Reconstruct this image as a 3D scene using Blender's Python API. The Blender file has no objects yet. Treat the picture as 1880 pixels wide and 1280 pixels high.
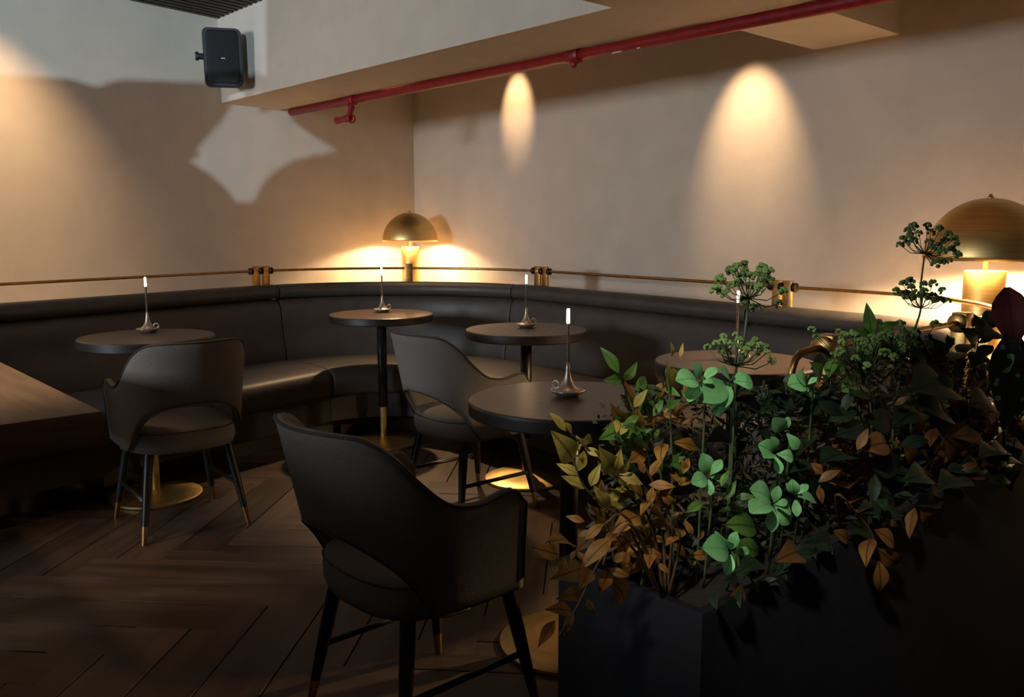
import bpy, bmesh, math, random
from mathutils import Vector, Matrix
random.seed(7)
S = bpy.context.scene
COL = S.collection
PI = math.pi

# ------------------------------------------------------------------ camera
FPX, CAMH = 1600.0, 1.30
PITCH = math.atan(226 / FPX)
cam = bpy.data.cameras.new('camera'); cam.sensor_width = 36; cam.lens = 36 * FPX / 1880
cam.clip_start = 0.05
co = bpy.data.objects.new('camera', cam); COL.objects.link(co)
co.location = (0, 0, CAMH); co.rotation_euler = (PI / 2 - PITCH, 0, 0)
S.camera = co
# ------------------------------------------------------------------ view / world / lights
S.view_settings.view_transform = 'Standard'; S.view_settings.look = 'None'
S.view_settings.gamma = 1; S.view_settings.use_curve_mapping = False
S.view_settings.exposure = 0.0
w = bpy.data.worlds.new('world'); S.world = w; w.use_nodes = True
w.node_tree.nodes['Background'].inputs[0].default_value = (0.8, 0.85, 1.0, 1)
w.node_tree.nodes['Background'].inputs[1].default_value = 0.02

def light(name, kind, loc, target, energy, color, **kw):
    l = bpy.data.lights.new(name, kind); l.energy = energy; l.color = color
    for k, v in kw.items(): setattr(l, k, v)
    o = bpy.data.objects.new(name, l); COL.objects.link(o); o.location = loc
    if target is not None:
        o.rotation_euler = (Vector(target) - Vector(loc)).to_track_quat('-Z', 'Y').to_euler()
    return o
DAY = (0.60, 0.82, 1.0)
WARM = (1.0, 0.66, 0.36)
K = 1.09                 # shell of the room, banquette and wall lamps
ZF = -0.083              # floor level
def zk(z): return 1.30 + K * (z - 1.30)
K2 = Vector((-1.0, -4.6, 2.1))
NRV, NLV = Vector((0.804, 0.595, 0)), Vector((-0.788, 0.616, 0))
light('window_daylight', 'AREA', (-6.6, -1.2, 2.0), (-0.6, 7.0, 1.8), 93, (0.82, 0.91, 1.0), shape='RECTANGLE', size=1.3, size_y=1.0, spread=math.radians(95))
light('street_daylight', 'SPOT', K2, (-2.1, 6.2, 2.2), 2600, DAY, spot_size=math.radians(30), spot_blend=0.1, shadow_soft_size=0.012)
def washer(name, wx, wy, s, z, zt, energy, half, blend):
    wp = Vector((wx, wy, 0)); n = NRV if wx > -1 else NLV
    light(name, 'SPOT', wp - n * s + Vector((0, 0, z)), wp + Vector((0, 0, zt)), energy, WARM, spot_size=math.radians(2 * half), spot_blend=blend, shadow_soft_size=0.02)
washer('downlight_narrow', 0.043, 7.09, 0.45, 2.75, 2.24, 70, 20, 0.9)
washer('downlight_wide', 1.40, 5.25, 0.45, 2.50, 1.80, 88, 28, 1.0)
washer('downlight_left', -3.30, 5.36, 0.75, 2.80, 1.50, 130, 42, 1.0)
light('downlight_planter', 'SPOT', (-0.5, -0.4, 2.5), (0.36, 1.30, 1.02), 170, (1.0, 0.97, 0.84), spot_size=math.radians(21), spot_blend=0.9, shadow_soft_size=0.06)
light('downlight_aisle', 'SPOT', (-0.66, 6.62, 2.75), (-0.68, 5.25, 0.5), 330, WARM, spot_size=math.radians(47), spot_blend=1.0, shadow_soft_size=0.04)
light('downlight_table', 'SPOT', (-2.0, 3.1, 2.6), (-1.86, 3.12, 0.7), 78, WARM, spot_size=math.radians(47), spot_blend=1.0, shadow_soft_size=0.12)

# ------------------------------------------------------------------ geometry of view -> room
_F = Vector((0, math.cos(PITCH), -math.sin(PITCH))); _U = Vector((0, math.sin(PITCH), math.cos(PITCH)))
_C = Vector((0, 0, CAMH))
def ray(x, y): return _F + (x - 940) / FPX * Vector((1, 0, 0)) - (y - 640) / FPX * _U
def atz(x, y, z): d = ray(x, y); return _C + d * ((z - CAMH) / d.z)
def aty(x, y, Y): d = ray(x, y); return _C + d * (Y / d.y)
def onp(x, y, n, c): d = ray(x, y); return _C + d * (c / (n[0] * d.x + n[1] * d.y))
def R(a): return math.radians(a)
G1 = Vector((math.sin(R(48)), math.cos(R(48)), 0)); G2 = Vector((-math.cos(R(48)), math.sin(R(48)), 0))
def grid(a, b, z): return G1 * a + G2 * b + Vector((0, 0, z))
NR, CR = (math.cos(R(36.5)), math.sin(R(36.5))), 3.90 * K
NL, CL = (-math.cos(R(38)), math.sin(R(38))), 5.416 * K
CORNER = Vector((-0.85, 7.705, 0)) * K
DL = Vector((-math.sin(R(38)), -math.cos(R(38)), 0))       # along left wall away from corner
DR = Vector((math.sin(R(36.5)), -math.cos(R(36.5)), 0))     # along right wall away from corner

# ------------------------------------------------------------------ materials
def mat(name, color, rough=0.6, metal=0.0, var=0.0, scale=30, bump=0.0, bscale=200, emit=None, estr=0, stretch=None, color2=None, spec=0.5, objrand=0.0, aniso=0.0, sss=None):
    m = bpy.data.materials.new(name); m.use_nodes = True
    nt = m.node_tree; N = nt.nodes; L = nt.links
    b = N['Principled BSDF']
    b.inputs['Base Color'].default_value = (*color, 1); b.inputs['Roughness'].default_value = rough
    b.inputs['Metallic'].default_value = metal; b.inputs['Specular IOR Level'].default_value = spec
    if aniso: b.inputs['Anisotropic'].default_value = aniso
    if emit: b.inputs['Emission Color'].default_value = (*emit, 1); b.inputs['Emission Strength'].default_value = estr
    tc = N.new('ShaderNodeTexCoord'); vec = tc.outputs['Object']
    if stretch:
        mp = N.new('ShaderNodeMapping'); mp.inputs['Scale'].default_value = stretch
        L.new(vec, mp.inputs['Vector']); vec = mp.outputs['Vector']
    last = None
    if var > 0 or color2:
        n = N.new('ShaderNodeTexNoise'); n.inputs['Scale'].default_value = scale; n.inputs['Detail'].default_value = 6
        L.new(vec, n.inputs['Vector'])
        r = N.new('ShaderNodeValToRGB')
        c2 = color2 or tuple(min(1, c * (1 + var)) for c in color)
        c1 = color if color2 else tuple(c * (1 - var) for c in color)
        r.color_ramp.elements[0].position = 0.32; r.color_ramp.elements[1].position = 0.68
        r.color_ramp.elements[0].color = (*c1, 1); r.color_ramp.elements[1].color = (*c2, 1)
        if objrand:   # offset the pattern for every object
            oi = N.new('ShaderNodeObjectInfo'); ad = N.new('ShaderNodeVectorMath'); ml = N.new('ShaderNodeMath'); ml.operation = 'MULTIPLY'
            ml.inputs[1].default_value = 37; L.new(oi.outputs['Random'], ml.inputs[0])
            L.new(vec, ad.inputs[0]); L.new(ml.outputs[0], ad.inputs[1]); L.new(ad.outputs[0], n.inputs['Vector'])
        L.new(n.outputs['Fac'], r.inputs['Fac']); last = r.outputs['Color']
        L.new(last, b.inputs['Base Color'])
    if objrand:
        oi = N.new('ShaderNodeObjectInfo'); mr = N.new('ShaderNodeMapRange')
        mr.inputs['To Min'].default_value = 1 - objrand; mr.inputs['To Max'].default_value = 1 + objrand
        L.new(oi.outputs['Random'], mr.inputs['Value'])
        hv = N.new('ShaderNodeHueSaturation'); L.new(mr.outputs[0], hv.inputs['Value'])
        if last: L.new(last, hv.inputs['Color'])
        else: hv.inputs['Color'].default_value = (*color, 1)
        L.new(hv.outputs['Color'], b.inputs['Base Color'])
    if bump > 0:
        n2 = N.new('ShaderNodeTexNoise'); n2.inputs['Scale'].default_value = bscale; n2.inputs['Detail'].default_value = 3
        L.new(vec, n2.inputs['Vector'])
        bp = N.new('ShaderNodeBump'); bp.inputs['Strength'].default_value = bump; bp.inputs['Distance'].default_value = 0.002
        L.new(n2.outputs['Fac'], bp.inputs['Height']); L.new(bp.outputs['Normal'], b.inputs['Normal'])
    return m
def leafmat(name, c1, c2, rough=0.58, objrand=0.3, vein=0.55, spots=None, back=None):
    m = bpy.data.materials.new(name); m.use_nodes = True
    nt = m.node_tree; N = nt.nodes; L = nt.links; b = N['Principled BSDF']
    b.inputs['Roughness'].default_value = rough
    tc = N.new('ShaderNodeTexCoord'); n = N.new('ShaderNodeTexNoise'); n.inputs['Scale'].default_value = 2.5
    oi = N.new('ShaderNodeObjectInfo'); ad = N.new('ShaderNodeVectorMath'); ml = N.new('ShaderNodeMath'); ml.operation = 'MULTIPLY'; ml.inputs[1].default_value = 19
    L.new(oi.outputs['Random'], ml.inputs[0]); L.new(tc.outputs['Object'], ad.inputs[0]); L.new(ml.outputs[0], ad.inputs[1]); L.new(ad.outputs[0], n.inputs['Vector'])
    r = N.new('ShaderNodeValToRGB'); r.color_ramp.elements[0].position = 0.35; r.color_ramp.elements[1].position = 0.65
    r.color_ramp.elements[0].color = (*c1, 1); r.color_ramp.elements[1].color = (*c2, 1); L.new(n.outputs['Fac'], r.inputs['Fac'])
    mr = N.new('ShaderNodeMapRange'); mr.inputs['To Min'].default_value = 1 - objrand; mr.inputs['To Max'].default_value = 1 + objrand
    L.new(oi.outputs['Random'], mr.inputs['Value'])
    hv = N.new('ShaderNodeHueSaturation'); L.new(mr.outputs[0], hv.inputs['Value']); L.new(r.outputs['Color'], hv.inputs['Color'])
    out = hv.outputs['Color']
    # midrib: dark line where |x| is small in the leaf's own frame
    sx = N.new('ShaderNodeSeparateXYZ'); L.new(tc.outputs['Object'], sx.inputs[0])
    ab = N.new('ShaderNodeMath'); ab.operation = 'ABSOLUTE'; L.new(sx.outputs['X'], ab.inputs[0])
    lt = N.new('ShaderNodeMath'); lt.operation = 'LESS_THAN'; lt.inputs[1].default_value = 0.014; L.new(ab.outputs[0], lt.inputs[0])
    mx = N.new('ShaderNodeMix'); mx.data_type = 'RGBA'; mx.inputs[7].default_value = (*(c * vein for c in c1), 1)
    L.new(lt.outputs[0], mx.inputs[0]); L.new(out, mx.inputs[6]); out = mx.outputs[2]
    if spots:
        v = N.new('ShaderNodeTexVoronoi'); v.inputs['Scale'].default_value = 9; L.new(tc.outputs['Object'], v.inputs['Vector'])
        l2 = N.new('ShaderNodeMath'); l2.operation = 'LESS_THAN'; l2.inputs[1].default_value = 0.26; L.new(v.outputs['Distance'], l2.inputs[0])
        m2 = N.new('ShaderNodeMix'); m2.data_type = 'RGBA'; m2.inputs[7].default_value = (*spots, 1)
        L.new(l2.outputs[0], m2.inputs[0]); L.new(out, m2.inputs[6]); out = m2.outputs[2]
    L.new(out, b.inputs['Base Color'])
    tr = N.new('ShaderNodeBsdfTranslucent'); L.new(out, tr.inputs['Color'])
    ms = N.new('ShaderNodeMixShader'); ms.inputs[0].default_value = 0.22
    L.new(b.outputs[0], ms.inputs[1]); L.new(tr.outputs[0], ms.inputs[2]); L.new(ms.outputs[0], N['Material Output'].inputs['Surface'])
    return m
M = {}
M['plaster'] = mat('wall plaster', (0.57, 0.49, 0.405), 0.85, var=0.04, scale=5, bump=0.35, bscale=90, spec=0.2)
M['ceil'] = mat('ceiling paint', (0.45, 0.40, 0.36), 0.9)
M['grout'] = mat('floor grout', (0.02, 0.013, 0.009), 0.9, var=0.2, scale=20)
M['plank'] = mat('wood plank', (0.042, 0.025, 0.017), 0.46, color2=(0.082, 0.051, 0.034), scale=2.0, stretch=(0.9, 9, 9), bump=0.25, bscale=10, objrand=0.28, spec=0.35)
M['slat'] = mat('dark slat', (0.035, 0.027, 0.020), 0.6, var=0.3, scale=10, stretch=(1, 20, 20))
M['red'] = mat('red pipe paint', (0.24, 0.007, 0.009), 0.45, var=0.25, scale=25, bump=0.2, bscale=60)
M['chip'] = mat('chipped white primer', (0.7, 0.62, 0.6), 0.7, var=0.1)
M['leather'] = mat('dark leather', (0.062, 0.052, 0.045), 0.46, var=0.12, scale=8, bump=0.35, bscale=260, spec=0.45)
M['fabric'] = mat('taupe chair fabric', (0.185, 0.162, 0.142), 0.85, var=0.14, scale=220, bump=0.5, bscale=420, spec=0.25)
M['piping'] = mat('dark piping', (0.05, 0.038, 0.03), 0.7, var=0.2, scale=150)
M['black'] = mat('black lacquer', (0.010, 0.009, 0.009), 0.38, var=0.2, scale=30)
M['brass'] = mat('brushed brass', (0.78, 0.54, 0.21), 0.42, metal=1.0, var=0.12, scale=6, stretch=(1, 1, 40), aniso=0.4)
M['brassdark'] = mat('aged brass', (0.48, 0.27, 0.09), 0.36, metal=1.0, var=0.2, scale=40)
M['collar'] = mat('dark knurled brass', (0.07, 0.045, 0.028), 0.4, metal=1.0, var=0.4, scale=160, bump=0.8, bscale=300)
M['pewter'] = mat('dark pewter', (0.50, 0.41, 0.33), 0.40, metal=0.8, var=0.25, scale=60)
M['ttop'] = mat('dark table veneer', (0.07, 0.045, 0.033), 0.31, color2=(0.11, 0.074, 0.054), scale=5, stretch=(1, 12, 1), bump=0.15, bscale=40, spec=0.45)
M['tedge'] = mat('table edge', (0.020, 0.014, 0.012), 0.45, var=0.25, scale=30)
M['wood'] = mat('brown table wood', (0.21, 0.135, 0.09), 0.5, color2=(0.33, 0.23, 0.16), scale=2.2, stretch=(10, 1.0, 1), bump=0.15, bscale=30)
M['woodedge'] = mat('reddish wood edge', (0.085, 0.036, 0.024), 0.5, var=0.3, scale=3, stretch=(1, 1, 12))
M['flame'] = mat('glowing tube', (1, 0.8, 0.6), 0.4, emit=(1.0, 0.68, 0.40), estr=22)
M['bulb'] = mat('lamp bulb', (1, 0.9, 0.75), 0.4, emit=(1.0, 0.72, 0.40), estr=14)
M['shadein'] = mat('white shade lining', (0.8, 0.72, 0.58), 0.6, var=0.03)
M['planter'] = mat('black planter', (0.006, 0.006, 0.009), 0.75, var=0.25, scale=20, bump=0.15, bscale=150, spec=0.25)
M['soil'] = mat('dark soil', (0.012, 0.009, 0.006), 0.95, var=0.5, scale=60, bump=1.0, bscale=60)
M['speaker'] = mat('black speaker plastic', (0.004, 0.0045, 0.006), 0.6, var=0.15, scale=60)
M['grille'] = mat('black speaker grille', (0.003, 0.003, 0.0035), 0.8, var=0.4, scale=500, bump=0.6, bscale=700)
M['logo'] = mat('grey badge', (0.35, 0.37, 0.4), 0.4, var=0.05)
M['stem'] = mat('brown stem', (0.09, 0.045, 0.022), 0.6, var=0.3, scale=60)
M['gstem'] = mat('green stem', (0.06, 0.085, 0.03), 0.6, var=0.3, scale=60)
M['floret'] = mat('green floret', (0.09, 0.17, 0.035), 0.7, color2=(0.19, 0.29, 0.08), scale=60, objrand=0.25)
M['l_brown'] = leafmat('russet leaf', (0.23, 0.080, 0.013), (0.33, 0.165, 0.030))
M['l_rust'] = leafmat('shaded rust leaf', (0.13, 0.042, 0.010), (0.21, 0.095, 0.022))  # russet leaf darkened, shade of the right half put into the colour
M['l_olive'] = leafmat('olive gold leaf', (0.34, 0.28, 0.05), (0.50, 0.34, 0.075))
M['l_green'] = leafmat('green pointed leaf', (0.065, 0.16, 0.025), (0.13, 0.24, 0.04))
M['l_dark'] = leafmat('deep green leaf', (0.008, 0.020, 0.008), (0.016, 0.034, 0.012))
M['l_oval'] = leafmat('bright green oval leaf', (0.19, 0.52, 0.18), (0.28, 0.64, 0.27), vein=0.8)
M['l_red'] = leafmat('dark red leaf', (0.07, 0.010, 0.010), (0.11, 0.020, 0.016), vein=0.6)
M['l_spot'] = leafmat('spotted dark leaf', (0.012, 0.022, 0.024), (0.02, 0.03, 0.03), spots=(0.25, 0.29, 0.30), vein=0.6, objrand=0.1)
M['l_fill'] = leafmat('fine filler leaf', (0.018, 0.026, 0.010), (0.05, 0.04, 0.014), objrand=0.3)

# ------------------------------------------------------------------ mesh helpers
def link(o, parent=None):
    COL.objects.link(o)
    if parent is not None: o.parent = parent
    return o
def meshobj(name, verts, faces, m, parent=None, smooth=True, loc=None):
    me = bpy.data.meshes.new(name); me.from_pydata([tuple(v) for v in verts], [], faces); me.update()
    bm = bmesh.new(); bm.from_mesh(me); bmesh.ops.recalc_face_normals(bm, faces=bm.faces); bm.to_mesh(me); bm.free()
    for p in me.polygons: p.use_smooth = smooth
    if m: me.materials.append(m)
    o = bpy.data.objects.new(name, me)
    if loc is not None: o.location = loc
    return link(o, parent)
def autosmooth(o, ang=35):
    me = o.data; bm = bmesh.new(); bm.from_mesh(me)
    for e in bm.edges:
        if len(e.link_faces) == 2 and e.calc_face_angle(0) > R(ang): e.smooth = False
    bm.to_mesh(me); bm.free()
    return o
def empty(name, label, cat, loc=(0, 0, 0), rz=0.0, group=None):
    o = bpy.data.objects.new(name, None); o.empty_display_size = 0.05; COL.objects.link(o)
    o.location = loc; o.rotation_euler = (0, 0, rz); o['label'] = label; o['category'] = cat
    if group: o['group'] = group
    return o
def tag(o, label, cat, group=None):
    o['label'] = label; o['category'] = cat
    if group: o['group'] = group
    return o
def struct(o): o['kind'] = 'structure'; return o
def lathe(prof, n=32, mod=None, close=False):
    vs, fs = [], []
    for (r, z) in prof:
        for i in range(n):
            a = 2 * PI * i / n; rr = r * (mod(a, r, z) if mod else 1)
            vs.append((rr * math.cos(a), rr * math.sin(a), z))
    for j in range(len(prof) - 1):
        for i in range(n):
            k = (i + 1) % n; fs.append((j * n + i, j * n + k, (j + 1) * n + k, (j + 1) * n + i))
    fs.append(tuple(range(n))[::-1]); fs.append(tuple((len(prof) - 1) * n + i for i in range(n)))
    return vs, fs
def tube(pts, r, n=10, cap=True):
    pts = [Vector(p) for p in pts]; rs = r if isinstance(r, (list, tuple)) else [r] * len(pts)
    vs, fs = [], []; prevx = None
    for i, p in enumerate(pts):
        t = (pts[min(i + 1, len(pts) - 1)] - pts[max(i - 1, 0)]).normalized()
        if prevx is None: x = t.orthogonal().normalized()
        else: x = (prevx - t * prevx.dot(t)).normalized()
        prevx = x; y = t.cross(x)
        for k in range(n):
            a = 2 * PI * k / n; vs.append(p + (x * math.cos(a) + y * math.sin(a)) * rs[i])
    for i in range(len(pts) - 1):
        for k in range(n):
            q = (k + 1) % n; fs.append((i * n + k, i * n + q, (i + 1) * n + q, (i + 1) * n + k))
    if cap: fs.append(tuple(range(n))[::-1]); fs.append(tuple((len(pts) - 1) * n + k for k in range(n)))
    return vs, fs
def merge(*parts):
    vs, fs = [], []
    for v, f in parts:
        b = len(vs); vs += list(v); fs += [tuple(i + b for i in q) for q in f]
    return vs, fs
def xf(part, m): v, f = part; return [m @ Vector(p) for p in v], f
def bez(p0, p1, p2, p3, n=12):
    P = [Vector(p) for p in (p0, p1, p2, p3)]
    return [P[0] * (1 - t) ** 3 + P[1] * 3 * t * (1 - t) ** 2 + P[2] * 3 * t * t * (1 - t) + P[3] * t ** 3 for t in [i / n for i in range(n + 1)]]
def prism(poly, z0, z1):
    n = len(poly); vs = [(p[0], p[1], z0) for p in poly] + [(p[0], p[1], z1) for p in poly]
    fs = [tuple(range(n))[::-1], tuple(range(n, 2 * n))] + [(i, (i + 1) % n, n + (i + 1) % n, n + i) for i in range(n)]
    return vs, fs
def box(x0, x1, y0, y1, z0, z1): return prism([(x0, y0), (x1, y0), (x1, y1), (x0, y1)], z0, z1)
def bevel(o, wdt=0.004, seg=2):
    bm = bmesh.new(); bm.from_mesh(o.data)
    es = [e for e in bm.edges if len(e.link_faces) == 2 and e.calc_face_angle(0) > R(35)]
    bmesh.ops.bevel(bm, geom=es, offset=wdt, segments=seg, affect='EDGES', profile=0.5, clamp_overlap=True)
    bm.to_mesh(o.data); bm.free()
    for p in o.data.polygons: p.use_smooth = True
    return autosmooth(o, 40)
def copy_tree(src, loc, rz, label, group=None):
    r = src.copy(); COL.objects.link(r); r.location = loc; r.rotation_euler = (0, 0, rz); r['label'] = label
    for ch in list(src.children):
        c = ch.copy(); COL.objects.link(c); c.parent = r
        for g in list(ch.children):
            d = g.copy(); COL.objects.link(d); d.parent = c
    return r
def interp(x, tab):
    if x <= tab[0][0]: return tab[0][1]
    if x >= tab[-1][0]: return tab[-1][1]
    for i in range(len(tab) - 1):
        if x <= tab[i + 1][0]:
            (xa, ya), (xb, yb) = tab[i], tab[i + 1]; h = xb - xa; t = (x - xa) / h
            def slope(k):
                if k == 0 or k == len(tab) - 1: return 0.0
                return (tab[k + 1][1] - tab[k - 1][1]) / (tab[k + 1][0] - tab[k - 1][0])
            m0, m1 = slope(i) * h, slope(i + 1) * h
            return (2*t**3 - 3*t*t + 1) * ya + (t**3 - 2*t*t + t) * m0 + (-2*t**3 + 3*t*t) * yb + (t**3 - t*t) * m1

# ================================================================== ROOM
floor = struct(meshobj('floor', *box(-8, 7, -6, 10, ZF - 0.12, ZF - 0.016), M['grout'], smooth=False))
# herringbone boards 1.2 x 0.2, turned 45 degrees to the building grid
BL, BW, GAP = 1.2, 0.2, 0.0025
hx, hy = BL / 2 - GAP, BW / 2 - GAP
bv = [(sx * (hx - b), sy * (hy - b), z) for z, b in ((-0.016, 0), (-0.002, 0), (0.0, 0.002)) for sx, sy in ((-1, -1), (1, -1), (1, 1), (-1, 1))]
bf = [(0, 3, 2, 1), (8, 9, 10, 11)] + [(j * 4 + i, j * 4 + (i + 1) % 4, j * 4 + 4 + (i + 1) % 4, j * 4 + 4 + i) for j in (0, 1) for i in range(4)]
board_mesh = None
e1 = Vector((math.cos(R(-5)), math.sin(R(-5)), 0)); e2 = Vector((-e1.y, e1.x, 0))
org = atz(165, 1060, ZF)
n6 = int(BL / BW); done = set(); nb = 0
for iy in range(-45, 45):
    for ix in range(-45, 45):
        s = (ix - iy) % (2 * n6)
        if s == 0: c = (ix + n6 / 2, iy + 0.5); a = 0
        elif s == n6: c = (ix + 0.5, iy + 1 - n6 / 2); a = PI / 2
        else: continue
        p = org + e1 * c[0] * BW + e2 * c[1] * BW
        if not (1.8 < p.y < 6.6 and -0.68 * p.y - 0.5 < p.x < 0.30 * p.y + 0.4): continue
        if NL[0] * p.x + NL[1] * p.y > 5.2 or NR[0] * p.x + NR[1] * p.y > 3.6: continue
        if board_mesh is None:
            o = meshobj('floor_board', bv, bf, M['plank'], floor, smooth=False); board_mesh = o.data
        else:
            o = link(bpy.data.objects.new('floor_board', board_mesh), floor)
        o.location = p + Vector((0, 0, random.uniform(-0.0006, 0.0006))); o.rotation_euler = (0, 0, R(-5) + a); nb += 1
ceil = struct(meshobj('ceiling', *box(-8, 7, -6, 10, zk(2.80), zk(2.9)), M['ceil'], smooth=False))
def wall(name, a, b, th, n, z1=zk(2.80)):
    a, b = Vector(a), Vector(b); off = Vector((n[0], n[1], 0)) * th
    return struct(meshobj(name, *prism([a, b, b + off, a + off], ZF - 0.016, z1), M['plaster'], smooth=False))
wall('wall_left', CORNER, CORNER + DL * 6.2, 0.15, NL)
wall('wall_right', CORNER, CORNER + DR * 9.5, 0.15, NR)

# ceiling beams -----------------------------------------------------------
BN, BF, BZ = 2.665 * K, 3.14 * K, zk(2.14)
def clipg(a0, a1, b0, b1): return [G1 * a0 + G2 * b0, G1 * a1 + G2 * b0, G1 * a1 + G2 * b1, G1 * a0 + G2 * b1]
struct(meshobj('trim_1', *prism(clipg(BN, BF, -2.0, 7.5), BZ, zk(2.81)), M['plaster'], smooth=False))     # long beam
struct(meshobj('trim_2', *prism(clipg(BF - .001, 5.4, 1.90 * K, 2.345 * K), BZ + 0.03, zk(2.81)), M['plaster'], smooth=False))  # cross beam to right wall
struct(meshobj('trim_3', *prism(clipg(1.25, BN + .001, 1.75 * K, 2.375 * K), BZ, zk(2.81)), M['plaster'], smooth=False))    # cross beam towards the room

# slatted ceiling raft along the left wall ----------------------------------
raft = empty('slatted_ceiling', 'dark wooden slatted ceiling panel above the speaker, in the upper left', 'ceiling panel', (0, 0, 0))
DLn = Vector((NL[0], NL[1], 0))
tray = meshobj('backing_board', *prism([DLn * (5.40 * K) + DL * 0.0 + (-DL) * (-0.0) + Vector((0, 0, 0)) + q for q in (DL * -1.2, DL * -6.5, DL * -6.5 - DLn * 1.25, DL * -1.2 - DLn * 1.25)], zk(2.76), zk(2.799)), M['black'], raft, smooth=False)
slat_mesh = None
for i in range(16):
    c = (5.385 - i * 0.068) * K
    # run the slat back from the beam face: find the foot on the beam plane
    A = DLn * c; d = -DL
    t = (BN - A.dot(G1)) / d.dot(G1)
    p1 = A + d * (t - 0.002)
    if slat_mesh is None:
        o = meshobj('ceiling_slat', *box(-3.2, 0, -0.017, 0.017, -0.03, 0.03), M['slat'], raft, smooth=False); slat_mesh = o.data
    else: o = link(bpy.data.objects.new('ceiling_slat', slat_mesh), raft)
    o.location = (p1.x, p1.y, zk(2.725)); o.rotation_euler = (0, 0, math.atan2(d.y, d.x))

# added unseen screen, openings cut to cast the daylight patches ------
def through(p, Y=-1.4):
    t = (Y - K2.y) / (p.y - K2.y); q = K2 + (p - K2) * t; return (q.x, q.z)
def LW(x, y): return onp(x, y, NL, CL - 0.002)
def BFACE(x, y): return onp(x, y, (G1.x, G1.y), BN)
h1 = [LW(-120, -90), LW(300, -60), BFACE(440, -60), BFACE(489, -40), BFACE(490, 142), BFACE(480, 137), BFACE(471, 131), BFACE(463, 141), BFACE(452, 138), BFACE(426, 150), LW(400, 153), LW(225, 147), LW(205, 152), LW(185, 160), LW(160, 156), LW(130, 145), LW(-120, 130)]
h2 = [BFACE(425, 158), BFACE(452, 153), BFACE(449, 190), LW(520, 195), LW(543, 226), LW(580, 252), LW(620, 277), LW(590, 284), LW(545, 292), LW(505, 314), LW(482, 338), LW(476, 356), LW(463, 372), LW(430, 371), LW(414, 348), LW(390, 325), LW(346, 297), LW(366, 284), LW(358, 276), LW(385, 245), LW(410, 215)]
cu = bpy.data.curves.new('light_mask_outline', 'CURVE'); cu.dimensions = '2D'; cu.fill_mode = 'BOTH'; cu.extrude = 0.02
def spl(pts):
    s = cu.splines.new('POLY'); s.points.add(len(pts) - 1)
    for q, (a, b) in zip(s.points, pts): q.co = (a, b, 0, 1)
    s.use_cyclic_u = True
spl([(-2.6, ZF), (0.3, ZF), (0.3, 2.92), (-2.6, 2.92)])
spl([through(p) for p in h1]); spl([through(p) for p in h2])
tmp = bpy.data.objects.new('tmp', cu); COL.objects.link(tmp)
dg = bpy.context.evaluated_depsgraph_get(); me = bpy.data.meshes.new_from_object(tmp.evaluated_get(dg)); bpy.data.objects.remove(tmp)
me.materials.clear(); me.materials.append(M['ceil'])
po = bpy.data.objects.new('light_mask', me); COL.objects.link(po); po.location = (0, -1.4, 0); po.rotation_euler = (PI / 2, 0, 0); struct(po)

# unseen low wall added left of the camera to block low daylight
struct(meshobj('light_blocker', *box(-2.12, -2.0, -0.6, 2.35, ZF - .016, 1.10), M['ceil'], smooth=False))
# red sprinkler pipe ----------------------------------------------------------
PN, PZ, PR = 3.176 * K, zk(2.118), 0.030
pipe = empty('sprinkler_pipe', 'red painted sprinkler pipe along the lower edge of the ceiling beam', 'pipe', grid(PN, 3, PZ))
gl = pipe.location
def rel(p): return Vector(p) - Vector(gl)
def gp(a, b, z): return rel(grid(a, b, z))
bl = 5.93 * K
meshobj('pipe_run', *tube([gp(PN, -1.5, PZ), gp(PN, 1.5, PZ), gp(PN, bl, PZ)], PR, 16), M['red'], pipe)
def ring(b, r, l, nm='coupling'):
    return autosmooth(meshobj(nm, *tube([gp(PN, b - l, PZ), gp(PN, b - l * .8, PZ), gp(PN, b + l * .8, PZ), gp(PN, b + l, PZ)], [r * .86, r, r, r * .86], 16), M['red'], pipe), 50)
# fitting near left wall : tee, drop elbow, nozzle
def boff(px, py):   # distance along the pipe for a pixel column
    d = ray(px, py); n = G1; t = PN / d.dot(n); q = _C + d * t; return q.dot(G2)
bt = boff(645, 185)
ring(bt, 0.040, 0.05, 'tee_fitting')
meshobj('drop_pipe', *tube([gp(PN, bt, PZ), gp(PN, bt, PZ - .06), gp(PN - .02, bt - .005, PZ - .10), gp(PN - .03, bt, PZ - .125)], [.026, .022, .019, .022], 12), M['red'], pipe)
noz = meshobj('nozzle', *tube([gp(PN - .03, bt - .035, PZ - .128), gp(PN - .03, bt - .01, PZ - .128), gp(PN - .03, bt + .03, PZ - .13), gp(PN - .03, bt + .035, PZ - .13), gp(PN - .03, bt + .13, PZ - .132), gp(PN - .03, bt + .155, PZ - .132)], [.02, .026, .026, .021, .023, .027], 14), M['red'], pipe)
meshobj('deflector_ring', *tube([gp(PN - .03 + .028 * math.cos(a), bt - .045, PZ - .135 + .028 * math.sin(a)) for a in [i * 2 * PI / 16 for i in range(17)]], .006, 8), M['red'], pipe)
b2 = boff(1055, 97)
ring(b2, 0.042, 0.045)
meshobj('drain_plug', *tube([gp(PN, b2, PZ), gp(PN - .005, b2, PZ - .05), gp(PN - .005, b2, PZ - .062)], [.02, .018, .013], 10), M['red'], pipe)
for px, py, sz in ((1140, 71, .022), (1131, 74, .009), (1177, 64, .010), (1062, 87, .007)):
    bb = boff(px, py)
    v, f = tube([gp(PN - .0165, bb - sz, PZ + -.0262), gp(PN - .0165, bb + sz, PZ - .0262)], .0035, 6)
    o = meshobj('paint_chip', v, f, M['chip'], pipe); o['label'] = 'chipped white patch'

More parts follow.
